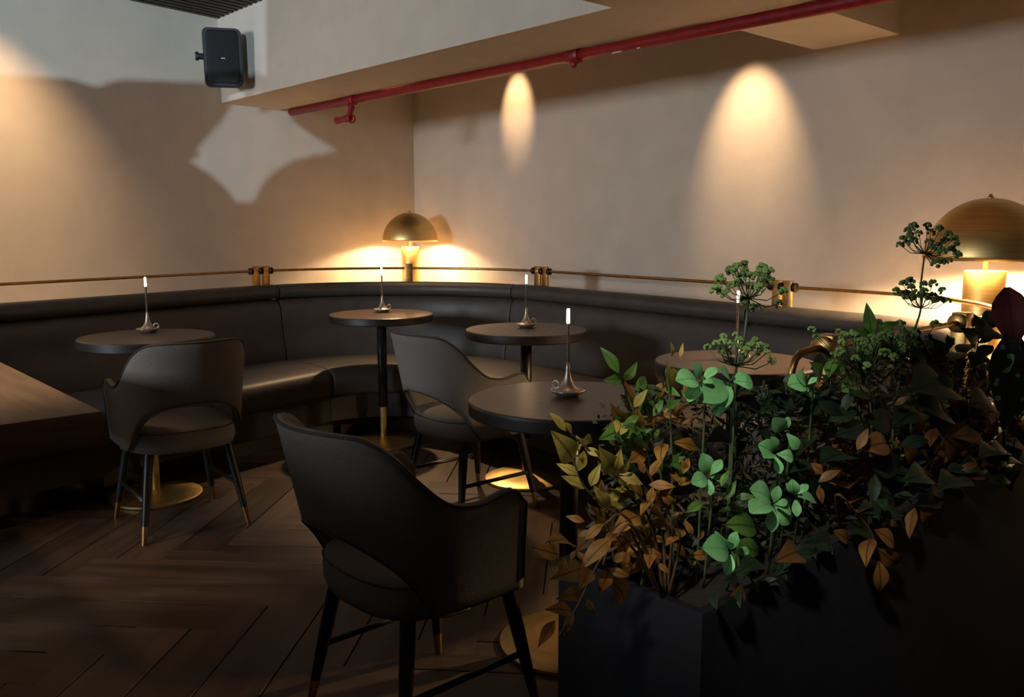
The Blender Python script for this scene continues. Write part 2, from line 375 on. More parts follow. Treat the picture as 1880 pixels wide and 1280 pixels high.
# ledge behind the banquette ---------------------------------------------------
LEDGE = zk(0.826)
def isect(n1, c1, n2, c2):
    d = n1[0] * n2[1] - n1[1] * n2[0]; return Vector(((c1 * n2[1] - n1[1] * c2) / d, (n1[0] * c2 - c1 * n2[0]) / d, 0))
AL, AR = 35.0, 37.5
nl = (-math.cos(R(AL)), math.sin(R(AL))); cl = 4.43 * K
nr = (math.cos(R(AR)), math.sin(R(AR))); cr = 3.45 * K
nt = (G2.x * -1, G2.y * -1); ct = -1.03 * K
Pc = isect(nl, cl, nr, cr); Pe = isect(nr, cr, nt, ct)
dl = Vector((-math.sin(R(AL)), -math.cos(R(AL)), 0)); dr = Vector((math.sin(R(AR)), -math.cos(R(AR)), 0)); dt = -G1
def fillet(P, d1, d2, n1, n2, Rr, k):
    half = 0.5 * math.acos(max(-1, min(1, d1.dot(d2)))); T = Rr / math.tan(half)
    a, b = P + d1 * T, P + d2 * T
    c = P + (d1 + d2).normalized() * (Rr / math.sin(half))
    va, vb = a - c, b - c; ang = va.angle(vb); s = 1 if va.cross(vb).z > 0 else -1
    return a, b, c, [c + Matrix.Rotation(s * ang * i / k, 3, 'Z') @ va for i in range(k + 1)]
half = 0.5 * math.acos(dl.dot(dr))
gapd = (atz(750, 516, zk(.933)) - Pc).xy.length
R1 = gapd / (1 / math.sin(half) - 1)
a1, b1, c1, arc1 = fillet(Pc, dl, dr, nl, nr, R1, 40)
a2, b2_, c2, arc2 = fillet(Pe, -dr, dt, nr, nt, 0.74 * K, 28)
start = a1 + dl * 3.6
endp = Pe + dt * ((Pe.dot(G1)) - 1.775 * K)
path = [(start, Vector((nl[0], nl[1], 0)))]
NSEG = 40
def seg(p, q, n, k): return [(p + (q - p) * i / k, Vector((n[0], n[1], 0))) for i in range(1, k + 1)]
path = [(start + (a1 - start) * i / 40, Vector((nl[0], nl[1], 0))) for i in range(40)]
path += [(p, (p - c1).normalized()) for p in arc1]
path += seg(b1, a2, nr, 40)
path += [(p, (p - c2).normalized()) for p in arc2[1:]]
path += seg(b2_, endp, nt, 14)
cum = [0]
for (p, _), (q, _) in zip(path, path[1:]): cum.append(cum[-1] + (q - p).length)
def at(s):
    s = max(0, min(cum[-1], s))
    for i in range(len(cum) - 1):
        if s <= cum[i + 1]:
            t = (s - cum[i]) / max(1e-9, cum[i + 1] - cum[i])
            return path[i][0].lerp(path[i + 1][0], t), path[i][1].lerp(path[i + 1][1], t).normalized()
    return path[-1]
def s_at_px(px, z=zk(0.93)):
    best = (1e9, 0)
    for i in range(1200):
        s = cum[-1] * i / 1200; p = at(s)[0]; q = Vector((p.x, p.y, z)) - _C
        wq = q.dot(_F)
        if wq < .3: continue
        x = 940 + FPX * q.x / wq; best = min(best, (abs(x - px), s))
    return best[1]
lp = [p for p, _ in path]
outer = [lp[-1] - Vector((nt[0], nt[1], 0)) * -0.05]
poly = [p + n * 0.012 for p, n in path[::2]] + [path[-1][0] + path[-1][1] * .012]
er = isect(nr, 9, nr, 9) if False else None
wr = CORNER + DR * 6.2
poly2 = poly + [endp + Vector((nt[0], nt[1], 0)) * 0.05, Pe + Vector((nt[0], nt[1], 0)) * 0.05 + G1 * 1.0]
far_r = isect(NR, CR, nt, ct + 0.012)
poly2 = poly + [endp + Vector((nt[0], nt[1], 0)) * 0.012, far_r, CORNER, CORNER + DL * 5.6]
struct(meshobj('trim_4', *prism(poly2, ZF - 0.016, LEDGE), M['plaster'], smooth=False))

nv = Vector((nt[0], nt[1], 0))
struct(meshobj('trim_6', *prism([endp + nv * .013 - G1 * .02, endp + nv * .03 - G1 * .02, far_r + nv * .017, far_r + nv * .0], ZF - .016, LEDGE - .02), M['black'], smooth=False))
# ================================================================== BANQUETTE
def section(label, s0, s1, cut=0.0):
    mid = at((s0 + s1) / 2)[0]
    root = empty('banquette_section', label, 'banquette', (mid.x, mid.y, ZF), 0, 'curved leather banquette')
    g = 0.004
    def sweep(name, prof, m, edge=0.05, sh=0.05, parent=root):
        L = s1 - s0; k = max(6, int(L / 0.09)); ss = []
        for e in (0, .15, .4, .7, 1): ss.append((s0 + g + edge * e, 1 - sh * (1 - math.sqrt(1 - (1 - e) ** 2))))
        for i in range(1, k): ss.append((s0 + g + edge + (L - 2 * (g + edge)) * i / k, 1))
        for e in (1, .7, .4, .15, 0): ss.append((s1 - g - edge * e, 1 - sh * (1 - math.sqrt(1 - (1 - e) ** 2))))
        cd = sum(p[0] for p in prof) / len(prof); cz = sum(p[1] for p in prof) / len(prof)
        vs, fs = [], []; n = len(prof)
        for s, sc in ss:
            p, nn = at(s)
            for d, z in prof:
                d2, z2 = cd + (d - cd) * sc, cz + (z - cz) * sc
                vs.append(Vector((p.x - nn.x * d2 - mid.x, p.y - nn.y * d2 - mid.y, z2 - ZF)))
        for j in range(len(ss) - 1):
            for i in range(n): q = (i + 1) % n; fs.append((j * n + i, j * n + q, (j + 1) * n + q, (j + 1) * n + i))
        fs.append(tuple(range(n))[::-1]); fs.append(tuple((len(ss) - 1) * n + i for i in range(n)))
        return autosmooth(meshobj(name, vs, fs, m, parent), 60)
    q = zk(.933) - .936      # height shift of the back
    roll = [(d, z + q) for d, z in [(0.006, .838), (0.0, .88), (.006, .915), (.022, .932), (.05, .936), (.085, .929), (.108, .910), (.116, .885), (.110, .858), (.094, .842)]]
    sz = .405 - .462
    back = [(0.01, .25), (0.01, .838 + q), (.072, .838 + q), (.094, .826 + q), (.112, .80 + q), (.120, .76 + q), (.126, .66), (.150, .54), (.175, .44), (.185, .36), (.16, .28), (.12, .25)]
    seat = [(d, z + sz) for d, z in [(.12, .27), (.12, .425), (.16, .448), (.24, .458), (.45, .462), (.64, .458), (.73, .448), (.765, .43), (.778, .40), (.78, .36), (.772, .30), (.74, .27)]]
    seat = [(d - (cut if d > .4 else 0), z) for d, z in seat]
    base = [(.05, ZF), (.05, .216), (.74 - cut, .216), (.74 - cut, .06), (.54 - cut, .058), (.54 - cut, ZF)]
    sweep('top_roll', roll, M['leather']); sweep('backrest', back, M['leather'])
    sweep('seat_cushion', seat, M['leather'], edge=.06, sh=.06); b = sweep('base', base, M['tedge'], edge=.01, sh=.0)
    return root
sA, sB, sC_, sD = s_at_px(500), s_at_px(957), s_at_px(1394), None
sArcEnd = cum[40 + 41 - 1 + 40 + 28]
section('dark leather banquette run along the left wall, behind the left round table', 0.4, sA)
section('curved corner banquette run below the small domed lamp', sA, sB)
section('straight dark leather banquette run along the right wall, in the middle of the picture', sB, sC_)
section('curved end of the dark leather banquette beside the large domed lamp', sC_, sArcEnd + 0.05)
section('short grey banquette return behind the leafy planter', sArcEnd + 0.05, cum[-1], .12)

# ================================================================== BRASS RAILS
RZ, RR = zk(1.017), 0.009
def rail(label, s0, s1, off=0.03, marks=((0, 1), (1, 1)), tail=None, block=()):
    p0 = at((s0 + s1) / 2)[0]
    root = empty('brass_rail', label, 'rail', (p0.x, p0.y, LEDGE), 0, 'brass rails above the banquette')
    def P(s, z, o=off): p, n = at(s); return Vector((p.x + n.x * o - p0.x, p.y + n.y * o - p0.y, z - LEDGE))
    k = max(8, int((s1 - s0) / .07)); pts = [P(s0 + (s1 - s0) * i / k, RZ) for i in range(k + 1)]
    if tail: pts = pts + [q - Vector((p0.x, p0.y, LEDGE)) for q in tail]
    meshobj('rod', *tube(pts, RR, 10), M['brassdark'], root)
    for f, big in marks:
        s = s0 + (s1 - s0) * f; sg = 1 if f < .5 else -1; s += sg * 0.035 if f in (0, 1) else 0
        p, n = at(s); t = Vector((-n.y, n.x, 0))
        c = Vector((p.x + n.x * off - p0.x, p.y + n.y * off - p0.y, 0)); ww = 0.027 if big else 0.03; th = .024 if f in block else .009
        vs, fs = prism([c + t * a + n * b for a, b in ((-ww, -th), (ww, -th), (ww, th), (-ww, th))], 0.0, RZ - LEDGE + .032)
        br = bevel(meshobj('bracket', vs, fs, M['brassdark'], root), .003, 2)
        if big:
            for q in (-1, 1):
                cc = c + Vector((0, 0, RZ - LEDGE)) + t * (q * (.036 if f in block else .038))
                if f in block:
                    autosmooth(meshobj('flange', *tube([cc - t * .010, cc - t * .007, cc + t * .007, cc + t * .010], [.026, .030, .030, .026], 24), M['brassdark'], br), 50); continue
                meshobj('collar', *tube([cc - t * .013, cc - t * .010, cc + t * .010, cc + t * .013], [.018, .023, .023, .018], 16), M['collar'], br)
    return root
r1, r2, r3 = s_at_px(483, RZ), s_at_px(988, RZ), s_at_px(1431, RZ)
rail('brass rail on the left wall side, ending in brackets left of the small lamp', 0.5, r1, marks=((1, 1),))
rail('curved brass rail passing in front of the small domed lamp', r1, r2, marks=((0, 1), (1, 1), (.5, 0)))
rail('straight brass rail along the right wall behind the umbel flowers', r2, r3)
sC2 = sArcEnd + 0.17
rail('brass rail bending round the banquette end in front of the large lamp', r3, sC2, off=.02, marks=((0, 1),))
sD2 = cum[-1] - 0.12
pD, nD = at(sD2)
tail = [Vector((pD.x, pD.y, RZ)) + G1 * a + Vector((nD.x, nD.y, 0)) * 0.02 + Vector((0, 0, z)) for a, z in ((-.07, 0), (-.105, -.003), (-.128, -.016), (-.142, -.04), (-.146, -.095))]
rail('short brass rail on the banquette return, its end bent down, among the leaves', sC2 - .03, sD2, off=.02, tail=tail, block=(0, 1))

# ================================================================== DOMED LAMPS
def dome_lamp(label, p, power):
    root = empty('domed_lamp', label, 'lamp', (p.x, p.y, LEDGE)); root.scale = (K, K, K)
    z = 0.0; rim = 0.345; Rd = 0.2225; hd = 0.232
    autosmooth(meshobj('body', *lathe([(.070, 0), (.0725, .003), (.0725, .30), (.0705, .303)], 40), M['brass'], root))
    meshobj('neck', *lathe([(.008, .30), (.008, .45)], 16), M['brass'], root)
    k = 20; prof = [(Rd * math.cos(a), rim + hd * math.sin(a)) for a in [i / k * PI / 2 * .985 for i in range(k + 1)]]
    inn = [(r * .985, rim + (zz - rim) * .985) for r, zz in prof]
    n = 56; vs, fs = [], []
    for pr in (prof, inn):
        for (r, zz) in pr:
            for i in range(n): a = 2 * PI * i / n; vs.append((r * math.cos(a), r * math.sin(a), zz))
    m = len(prof)
    for q in (0, 1):
        for j in range(m - 1):
            for i in range(n): b = q * m * n; fs.append((b + j * n + i, b + j * n + (i + 1) % n, b + (j + 1) * n + (i + 1) % n, b + (j + 1) * n + i))
    for i in range(n): fs.append((i, (i + 1) % n, m * n + (i + 1) % n, m * n + i))
    fs.append(tuple((m - 1) * n + i for i in range(n)))
    sh = meshobj('lamp_shade', vs, fs, M['brass'], root)
    sh.data.materials.append(M['shadein'])
    for pl in sh.data.polygons:
        if all(v >= m * n for v in pl.vertices): pl.material_index = 1
    meshobj('shade_knob', *lathe([(.012, rim + hd - .006), (.012, rim + hd + .004), (.006, rim + hd + .007), (.006, rim + hd + .014)], 14), M['brass'], sh)
    meshobj('bulb', *lathe([(.012, .445), (.026, .455), (.03, .475), (.026, .497), (.012, .51)], 20), M['bulb'], root)
    l = light('lamp_glow', 'POINT', (p.x, p.y, LEDGE + .412 * K), None, power, (1.0, .71, .40), shadow_soft_size=.025)
    return root
L1 = aty(753, 443, 7.10 * K); L2 = aty(1810, 480, 3.327 * K)
dome_lamp('brass mushroom lamp lit on the ledge in the room corner', L1, 72)
dome_lamp('brass mushroom lamp lit at the right edge, behind the plants', L2, 230)

# ================================================================== ROUND TABLES
def round_table(label, p):
    root = empty('round_table', label, 'table', (p.x, p.y, ZF), R(30), 'small round cafe tables')
    dz = .75 - ZF
    t = meshobj('tabletop', *lathe([(r, z - .75 + dz) for r, z in [(.319, .703), (.325, .708), (.325, .741), (.3225, .7475), (.318, .75)]], 72), M['ttop'], root)
    t.data.materials.append(M['tedge'])
    for pl in t.data.polygons:
        if abs(pl.normal.z) < .7 or pl.normal.z < 0: pl.material_index = 1
    autosmooth(t, 18)
    meshobj('top_plate', *lathe([(.12, dz - .06), (.12, dz - .0465)], 24), M['black'], root)
    meshobj('column', *lathe([(.030, .24), (.030, dz - .055)], 24), M['black'], root)
    autosmooth(meshobj('brass_sleeve', *lathe([(.021, .035), (.021, .235), (.028, .2405)], 24), M['brass'], root))
    autosmooth(meshobj('base_disc', *lathe([(.222, 0), (.226, .004), (.226, .014), (.218, .018), (.14, .030), (.06, .040), (.022, .043)], 56), M['brass'], root), 30)
    return root
T = {}
for k, (px, py, lab) in dict(
        left=(270, 617, 'round dark table at the left, in front of the left banquette run'),
        back=(700, 576, 'round dark table in the corner below the small lamp, top lit warm'),
        mid=(966, 604, 'round dark table behind the middle chair, in front of the right banquette run'),
        front=(1046, 732, 'nearest round dark table, beside the leafy planter'),
        right=(1350, 663, 'round dark table at the right, half hidden by umbel flowers')).items():
    T[k] = atz(px, py, .75); round_table(lab, T[k])

# ================================================================== CANDLE LAMPS
def candle_lamp(label, p, rz):
    root = empty('candle_lamp', label, 'lamp', (p.x, p.y, .75), rz, 'cordless candle lamps')
    flute = lambda a, r, z: 1 + (.05 * math.cos(7 * a) if r > .03 and z > .004 else 0)
    meshobj('base', *lathe([(.030, 0), (.036, .003), (.054, .016), (.057, .021), (.052, .022), (.040, .021), (.030, .026), (.020, .040), (.013, .056), (.0085, .075), (.0065, .095), (.005, .11)], 42, flute), M['pewter'], root)
    meshobj('stem', *lathe([(.005, .105), (.0048, .235), (.0058, .238)], 14), M['pewter'], root)
    pts = [Vector((.043 + .012 * math.cos(a), 0, .034 + .012 * math.sin(a))) for a in [i * 2 * PI / 18 for i in range(19)]]
    meshobj('ring_handle', *tube(pts, .0032, 8), M['pewter'], root)
    meshobj('light_tube', *lathe([(.0048, .238), (.0053, .241), (.0053, .281), (.004, .285)], 14), M['flame'], root)
    light('candle_glow', 'POINT', (p.x, p.y, .75 + .30), None, 0.28, (1.0, .62, .32), shadow_soft_size=.012)
    return root
for px, py, rz, lab in ((272, 610, .1, 'candle lamp glowing on the left round table'), (702, 573, .2, 'candle lamp glowing on the corner table below the small lamp'),
                        (966, 601, .2, 'candle lamp glowing on the table behind the middle chair'), (1042, 727, 2.6, 'candle lamp glowing on the nearest round table'),
                        (1351, 661, .3, 'candle lamp glowing on the right table behind umbel flowers')):
    candle_lamp(lab, atz(px, py, .75), rz)

# ================================================================== CHAIRS
W_, D_, YC, ARM = 0.243, 0.215, -0.04, 0.185
def plan(u, w=W_, d=D_, yc=YC, arm=ARM):
    """u in [-1,1]; 0 = back centre, +-1 = arm tips (sign = side)."""
    sgn = 1 if u >= 0 else -1; a = abs(u); back = 0.66
    if a <= back:
        t = a / back * PI / 2; e = 2 / 2.7
        return sgn * w * (math.sin(t) ** e), yc - d * (max(0, math.cos(t)) ** e)
    f = (a - back) / (1 - back); return sgn * (w - .004 * f), yc + arm * f
TOP = [(0, .812), (.20, .810), (.30, .800), (.40, .757), (.50, .678), (.58, .625), (.66, .602), (.74, .600), (.86, .612), (.93, .610), (1.0, .57)]
BOT = [(0, .530), (.10, .524), (.20, .505), (.30, .472), (.39, .425), (.46, .362), (.52, .318), (.56, .315), (1.0, .315)]
def arclist(n):
    # nearly even arc length sampling of u
    us = [-1 + 2 * i / 400 for i in range(401)]; L = [0]
    for a, b in zip(us, us[1:]):
        p, q = plan(a), plan(b); L.append(L[-1] + math.hypot(p[0] - q[0], p[1] - q[1]))
    out = []; j = 0
    for i in range(n + 1):
        s = L[-1] * i / n
        while j < 399 and L[j + 1] < s: j += 1
        t = (s - L[j]) / max(1e-9, L[j + 1] - L[j]); out.append(us[j] + (us[j + 1] - us[j]) * t)
    return out
def shellpt(u, z, off=0.0):
    x, y = plan(u); e = 1e-3; xa, ya = plan(max(-1, u - e)); xb, yb = plan(min(1, u + e))
    tx, ty = xb - xa, yb - ya; l = math.hypot(tx, ty) or 1; nx, ny = ty / l, -tx / l     # outward
    if nx * x + ny * (y - .05) < 0: nx, ny = -nx, -ny
    k = (z - .315) / .49; lean = .10 * k * max(0, 1 - abs(u) / .66) ** .6 if abs(u) < .66 else 0
    flare = .03 * k
    return Vector((x + nx * (off + flare), y + ny * (off + flare) - lean, z))
def make_chair(label, p, fwd_deg):
    root = empty('cafe_armchair', label, 'chair', p, 0, 'upholstered armchairs with wrapped backs')
    us = arclist(72); nz = 9; th = .017; vs, fs = [], []; n = len(us)
    ringz = []
    for u in us:
        zt, zb = interp(abs(u), TOP), interp(abs(u), BOT); ring = []
        hh = zt - zb
        for j in range(nz + 1): ring.append((zb + .010 + (hh - .020) * j / nz, th))
        ring += [(zt - .003, th * .72), (zt, 0), (zt - .003, -th * .72)]
        for j in range(nz, -1, -1): ring.append((zb + .010 + (hh - .020) * j / nz, -th))
        ring += [(zb + .002, -th * .7), (zb, 0), (zb + .002, th * .7)]
        vs += [shellpt(u, z, o) for z, o in ring]; m = len(ring)
    for i in range(n - 1):
        for j in range(m): q = (j + 1) % m; fs.append((i * m + j, i * m + q, (i + 1) * m + q, (i + 1) * m + j))
    fs.append(tuple(range(m))[::-1]); fs.append(tuple((n - 1) * m + j for j in range(m)))
    sh = meshobj('backrest', vs, fs, M['fabric'], root)
    tp = [shellpt(u, interp(abs(u), TOP) - .004, th) for u in us]
    meshobj('piping', *tube([shellpt(-1, .35, th)] + tp + [shellpt(1, .35, th)], .0035, 6), M['piping'], sh)
    lo = [u for u in us if abs(u) < .66]
    meshobj('lower_piping', *tube([shellpt(u, interp(abs(u), BOT) + .004, th) for u in lo], .003, 6), M['piping'], sh)
    # seat cushion
    k = 64; vs, fs = [], []
    def outl(a, s):
        c, q = math.cos(a), math.sin(a); e = 2 / 2.8
        x = (W_ + .002) * math.copysign(abs(c) ** e, c); y = -.02 + (.240 if q < 0 else .245) * math.copysign(abs(q) ** e, q)
        return x * s, (y + .02) * s - .02
    prof = [(.88, .300), (.955, .306), (.995, .335), (1.0, .375), (.992, .394), (.972, .406), (.90, .416), (.7, .424), (.4, .429), (.12, .430)]
    for s, z in prof:
        for i in range(k): x, y = outl(2 * PI * i / k, s); vs.append((x, y, z))
    for j in range(len(prof) - 1):
        for i in range(k): q = (i + 1) % k; fs.append((j * k + i, j * k + q, (j + 1) * k + q, (j + 1) * k + i))
    fs.append(tuple(range(k))[::-1]); fs.append(tuple((len(prof) - 1) * k + i for i in range(k)))
    se = meshobj('seat', vs, fs, M['fabric'], root)
    meshobj('seam', *tube([Vector((*outl(2 * PI * i / k, .996), .397)) for i in range(k + 1)], .003, 6), M['piping'], se)
    legs = {}
    for sx in (-1, 1):
        for sy in (-1, 1):
            a = Vector((sx * .172, sy * .165 - .01, .32)); b = Vector((sx * .235, sy * .235 - .01, ZF)); f = .20
            c = a.lerp(b, 1 - f)
            lg = autosmooth(meshobj('leg', *tube([a, a.lerp(b, .4), c], [.022, .020, .0145], 14), M['black'], root))
            autosmooth(meshobj('leg_tip', *tube([c, b], [.0145, .0105], 14), M['brassdark'], lg))
    for sx in (-1, 1):
        meshobj('stretcher', *tube([Vector((sx * .212, -.205, .10)), Vector((sx * .212, .185, .10))], .0095, 10), M['black'], root)
    root.rotation_euler = (0, 0, -R(fwd_deg)); root.location.z = ZF
    for ch in root.children: ch.location.z -= ZF
    return root
chC = make_chair('nearest taupe armchair, seen from behind, facing the nearest round table', (-0.250, 2.36, 0), 48)
copy_tree(chC, (-0.20, 4.20, ZF), -R(50), 'middle taupe armchair beside the nearest table, back lit bluish')
copy_tree(chC, (-1.57, 3.98, ZF), R(38), 'taupe armchair at the left round table, next to the square table')

# ================================================================== SQUARE TABLE
tc = atz(187, 755, .75)
st = empty('square_table', 'large brown wooden table with a thick edge, cut off at the left', 'table', (tc.x, tc.y, ZF), math.atan2(G1.y, G1.x))
o = bevel(meshobj('tabletop', *box(-1.3, 0, 0, 1.42, .66 - ZF, .75 - ZF), M['wood'], st), .003, 2)
o.data.materials.append(M['woodedge'])
for pl in o.data.polygons:
    if pl.normal.z < .5: pl.material_index = 1
autosmooth(meshobj('column', *lathe([(.045, .03), (.045, .66 - ZF)], 24), M['black'], st)).location = (-.65, .7, 0)
autosmooth(meshobj('base_disc', *lathe([(.30, 0), (.30, .012), (.06, .035), (.045, .04)], 40), M['black'], st)).location = (-.65, .7, 0)

# ================================================================== SPEAKER
sp_c = onp(409, 108, (G1.x, G1.y), BN - .185)
spk = empty('wall_speaker', 'black loudspeaker mounted on the beam in the upper left', 'speaker', sp_c, 0)
face = Vector((0.34, -1, -0.05)).normalized(); ang = math.atan2(face.x, -face.y)
spk.scale = (K, K, K); spk.rotation_euler = (R(3), R(-1), ang)
def rrect(w, h, r, n=5):
    out = []
    for cx, cy, a0 in ((w / 2 - r, h / 2 - r, 0), (-w / 2 + r, h / 2 - r, 90), (-w / 2 + r, -h / 2 + r, 180), (w / 2 - r, -h / 2 + r, 270)):
        out += [(cx + r * math.cos(R(a0 + 90 * i / n)), cy + r * math.sin(R(a0 + 90 * i / n))) for i in range(n + 1)]
    return out
def loft(secs):
    vs, fs = [], []; n = len(secs[0][0])
    for ol, y in secs: vs += [(x, y, z) for x, z in ol]
    for j in range(len(secs) - 1):
        for i in range(n): q = (i + 1) % n; fs.append((j * n + i, j * n + q, (j + 1) * n + q, (j + 1) * n + i))
    fs.append(tuple(range(n))[::-1]); fs.append(tuple((len(secs) - 1) * n + i for i in range(n))); return vs, fs
autosmooth(meshobj('cabinet', *loft([(rrect(.225, .345, .03), -.09), (rrect(.235, .355, .035), -.075), (rrect(.235, .355, .035), .02), (rrect(.15, .31, .03), .105)]), M['speaker'], spk), 50)
g = autosmooth(meshobj('grille', *loft([(rrect(.195, .325, .026), -.088), (rrect(.19, .32, .026), -.096), (rrect(.17, .30, .02), -.1)]), M['grille'], spk), 50)
meshobj('badge', *box(-.012, .012, -.1015, -.0995, -.012, -.006), M['logo'], g, smooth=False)
autosmooth(meshobj('mount_knob', *tube([(-.115, 0, .01), (-.145, 0, .01), (-.145, 0, .01), (-.165, 0, .01)], [.018, .018, .028, .026], 16), M['speaker'], spk))
meshobj('mount_arm', *tube([(-.14, .0, .01), (-.14, .08, .01), (-.05, .13, .01), (.03, .14, .01)], .010, 8), M['speaker'], spk)
bevel(meshobj('mount_plate', *box(.005, .055, .125, .16, -.13, .13), M['speaker'], spk), .004)

# ================================================================== PLANTER
PT = 0.75; pn0, pn1, pt0, pt1 = 0.694, 0.985, 0.991, 3.3
pl_root = empty('planter_box', 'long black planter box at the lower right, full of foliage', 'planter', grid(pt0, pn0, ZF))
def pg(a, b): return rel2(grid(a, b, ZF))
def rel2(p): return p - Vector(pl_root.location)
wt = .018
ring_o = [pg(pt0, pn0), pg(pt1, pn0), pg(pt1, pn1), pg(pt0, pn1)]; ring_i = [pg(pt0 + wt, pn0 + wt), pg(pt1 - wt, pn0 + wt), pg(pt1 - wt, pn1 - wt), pg(pt0 + wt, pn1 - wt)]
vs = [(p.x, p.y, z) for z in (0, PT - ZF) for p in ring_o] + [(p.x, p.y, z) for z in (PT - ZF, PT - ZF - .15) for p in ring_i]
fs = [(3, 2, 1, 0)] + [(j * 4 + i, j * 4 + (i + 1) % 4, j * 4 + 4 + (i + 1) % 4, j * 4 + 4 + i) for j in range(3) for i in range(4)] + [(12, 13, 14, 15)]
bevel(meshobj('box', vs, fs, M['planter'], pl_root), .003, 2)
vs, fs = prism(ring_i, PT - ZF - .14, PT - ZF - .05); meshobj('soil', vs, fs, M['soil'], pl_root, smooth=False)

# ================================================================== PLANTS
def pd(px, off=0.0): u = (px - 940) / FPX; return (0.85 + off) / (0.743 - 0.669 * u)
def PP(px, py, off=0.0): return aty(px, py, pd(px, off))
def leaf_mesh(name, widths, curl=0.10, fold=0.10, m=None):
    vs, fs = [], []; n = len(widths) - 1
    for i, wd in enumerate(widths):
        t = i / n; z = curl * math.sin(t * PI) - .06 * t * t
        vs += [(-wd, t, z + fold * wd), (-wd * .5, t, z + fold * wd * .35), (0, t, z - .012), (wd * .5, t, z + fold * wd * .35), (wd, t, z + fold * wd)]
    for i in range(n):
        for j in range(4): fs.append((i * 5 + j, i * 5 + j + 1, i * 5 + 6 + j, i * 5 + 5 + j))
    me = bpy.data.meshes.new(name); me.from_pydata(vs, [], fs); me.update()
    for p in me.polygons: p.use_smooth = True
    return me
POINT = [.012, .085, .155, .19, .185, .155, .11, .06, .004]
SLIM = [.012, .06, .11, .13, .125, .105, .075, .04, .004]
OVAL = [.025, .08, .15, .21, .255, .27, .25, .17, .04]
HEART = [.08, .19, .245, .265, .26, .235, .19, .12, .02]
LM = {}
def lmesh(shape, mname):
    key = (shape, mname)
    if key not in LM:
        me = leaf_mesh('leaf', dict(P=POINT, S=SLIM, O=OVAL, H=HEART)[shape]); me.materials.append(M[mname]); LM[key] = me
    return LM[key]
def leaf(plant, base, tip, shape, mname, nrm=None, wob=0.5):
    base, tip = Vector(base), Vector(tip); y = tip - base; L = y.length; y.normalize()
    if nrm is None:
        nrm = (_C - base).normalized() + Vector((random.uniform(-wob, wob), random.uniform(-wob, wob), random.uniform(-.1, wob + .25)))
    x = y.cross(nrm).normalized(); z = x.cross(y)
    o = bpy.data.objects.new('leaf', lmesh(shape, mname)); COL.objects.link(o); o.parent = plant
    mt = Matrix((x * L, y * L, z * L)).transposed().to_4x4(); mt.translation = base - Vector(plant.location)
    o.matrix_local = mt; return o
def stem(plant, pts, r0=.0028, r1=.0012, m='stem', name='stem'):
    pts = [Vector(p) - Vector(plant.location) for p in pts]; k = len(pts)
    if k == 2: pts = [pts[0], pts[0].lerp(pts[1], .5) + Vector((0, 0, .006)), pts[1]]; k = 3
    return meshobj(name, *tube(pts, [r0 + (r1 - r0) * i / (k - 1) for i in range(k)], 6), M[m], plant)
def plant(name, label, px, off=0.0, group=None, cat='plant'):
    q = PP(px, 800, off); a = min(pt1 - .1, max(pt0 + .06, q.dot(G1))); b = min(pn1 - .06, max(pn0 + .06, q.dot(G2)))
    return empty(name, label, cat, grid(a, b, PT - .05), 0, group)
def leaves(pl, lst, shape, mname, off=0.0, sc=None, wob=.5):
    for it in lst:
        bx, by, tx, ty = it[:4]
        if sc: bx, by, tx, ty = sc[0] + bx * sc[2], sc[1] + by * sc[2], sc[0] + tx * sc[2], sc[1] + ty * sc[2]
        o2 = off + random.uniform(-.03, .03)
        leaf(pl, PP(bx, by, o2), PP(tx, ty, o2 + random.uniform(-.03, .02)), shape, mname, wob=wob)
A = (980, 620, 1 / 2.56); B = (1380, 520, 1 / 2.134)
def sc(s, pts): return [(s[0] + x * s[2], s[1] + y * s[2]) for x, y in pts]
def stempx(pl, pts, s, off=0, m='stem', r0=.0026, r1=.0012, root=True):
    q = [PP(x, y, off) for x, y in sc(s, pts)]
    if root: q = [Vector(pl.location)] + q
    # smooth
    out = []
    for i in range(len(q) - 1):
        p0, p1, p2, p3 = q[max(i - 1, 0)], q[i], q[i + 1], q[min(i + 2, len(q) - 1)]
        for k in range(4):
            t = k / 4; out.append(.5 * ((2 * p1) + (p2 - p0) * t + (2 * p0 - 5 * p1 + 4 * p2 - p3) * t * t + (3 * p1 - p0 - 3 * p2 + p3) * t ** 3))
    out.append(q[-1]); return stem(pl, out, r0, r1, m)

# --- olive-gold nandina reaching out to the left
p1 = plant('nandina_shrub', 'nandina with olive gold pointed leaves reaching left over the nearest table', 1150, -.04)
stempx(p1, [(560, 900), (450, 720), (330, 600), (240, 510), (185, 460), (110, 380)], A, -.05)
stempx(p1, [(450, 900), (330, 790), (245, 710), (208, 635), (182, 575)], A, -.06)
stempx(p1, [(600, 880), (480, 740), (390, 640), (350, 560)], A, -.04)
leaves(p1, [(182, 578, 92, 446), (210, 642, 107, 592), (243, 708, 133, 650), (204, 630, 242, 526), (266, 698, 312, 594), (178, 462, 142, 395), (350, 800, 285, 700), (358, 788, 402, 698), (384, 630, 314, 525), (388, 626, 408, 528), (392, 640, 516, 690), (240, 520, 330, 560), (150, 440, 75, 350), (232, 512, 205, 465), (390, 640, 450, 580), (330, 600, 300, 520), (440, 720, 470, 640)], 'P', 'l_olive', -.05, A)
leaves(p1, [(360, 800, 425, 790), (300, 860, 350, 905), (430, 700, 400, 620), (480, 760, 440, 690)], 'P', 'l_olive', -.04, A)
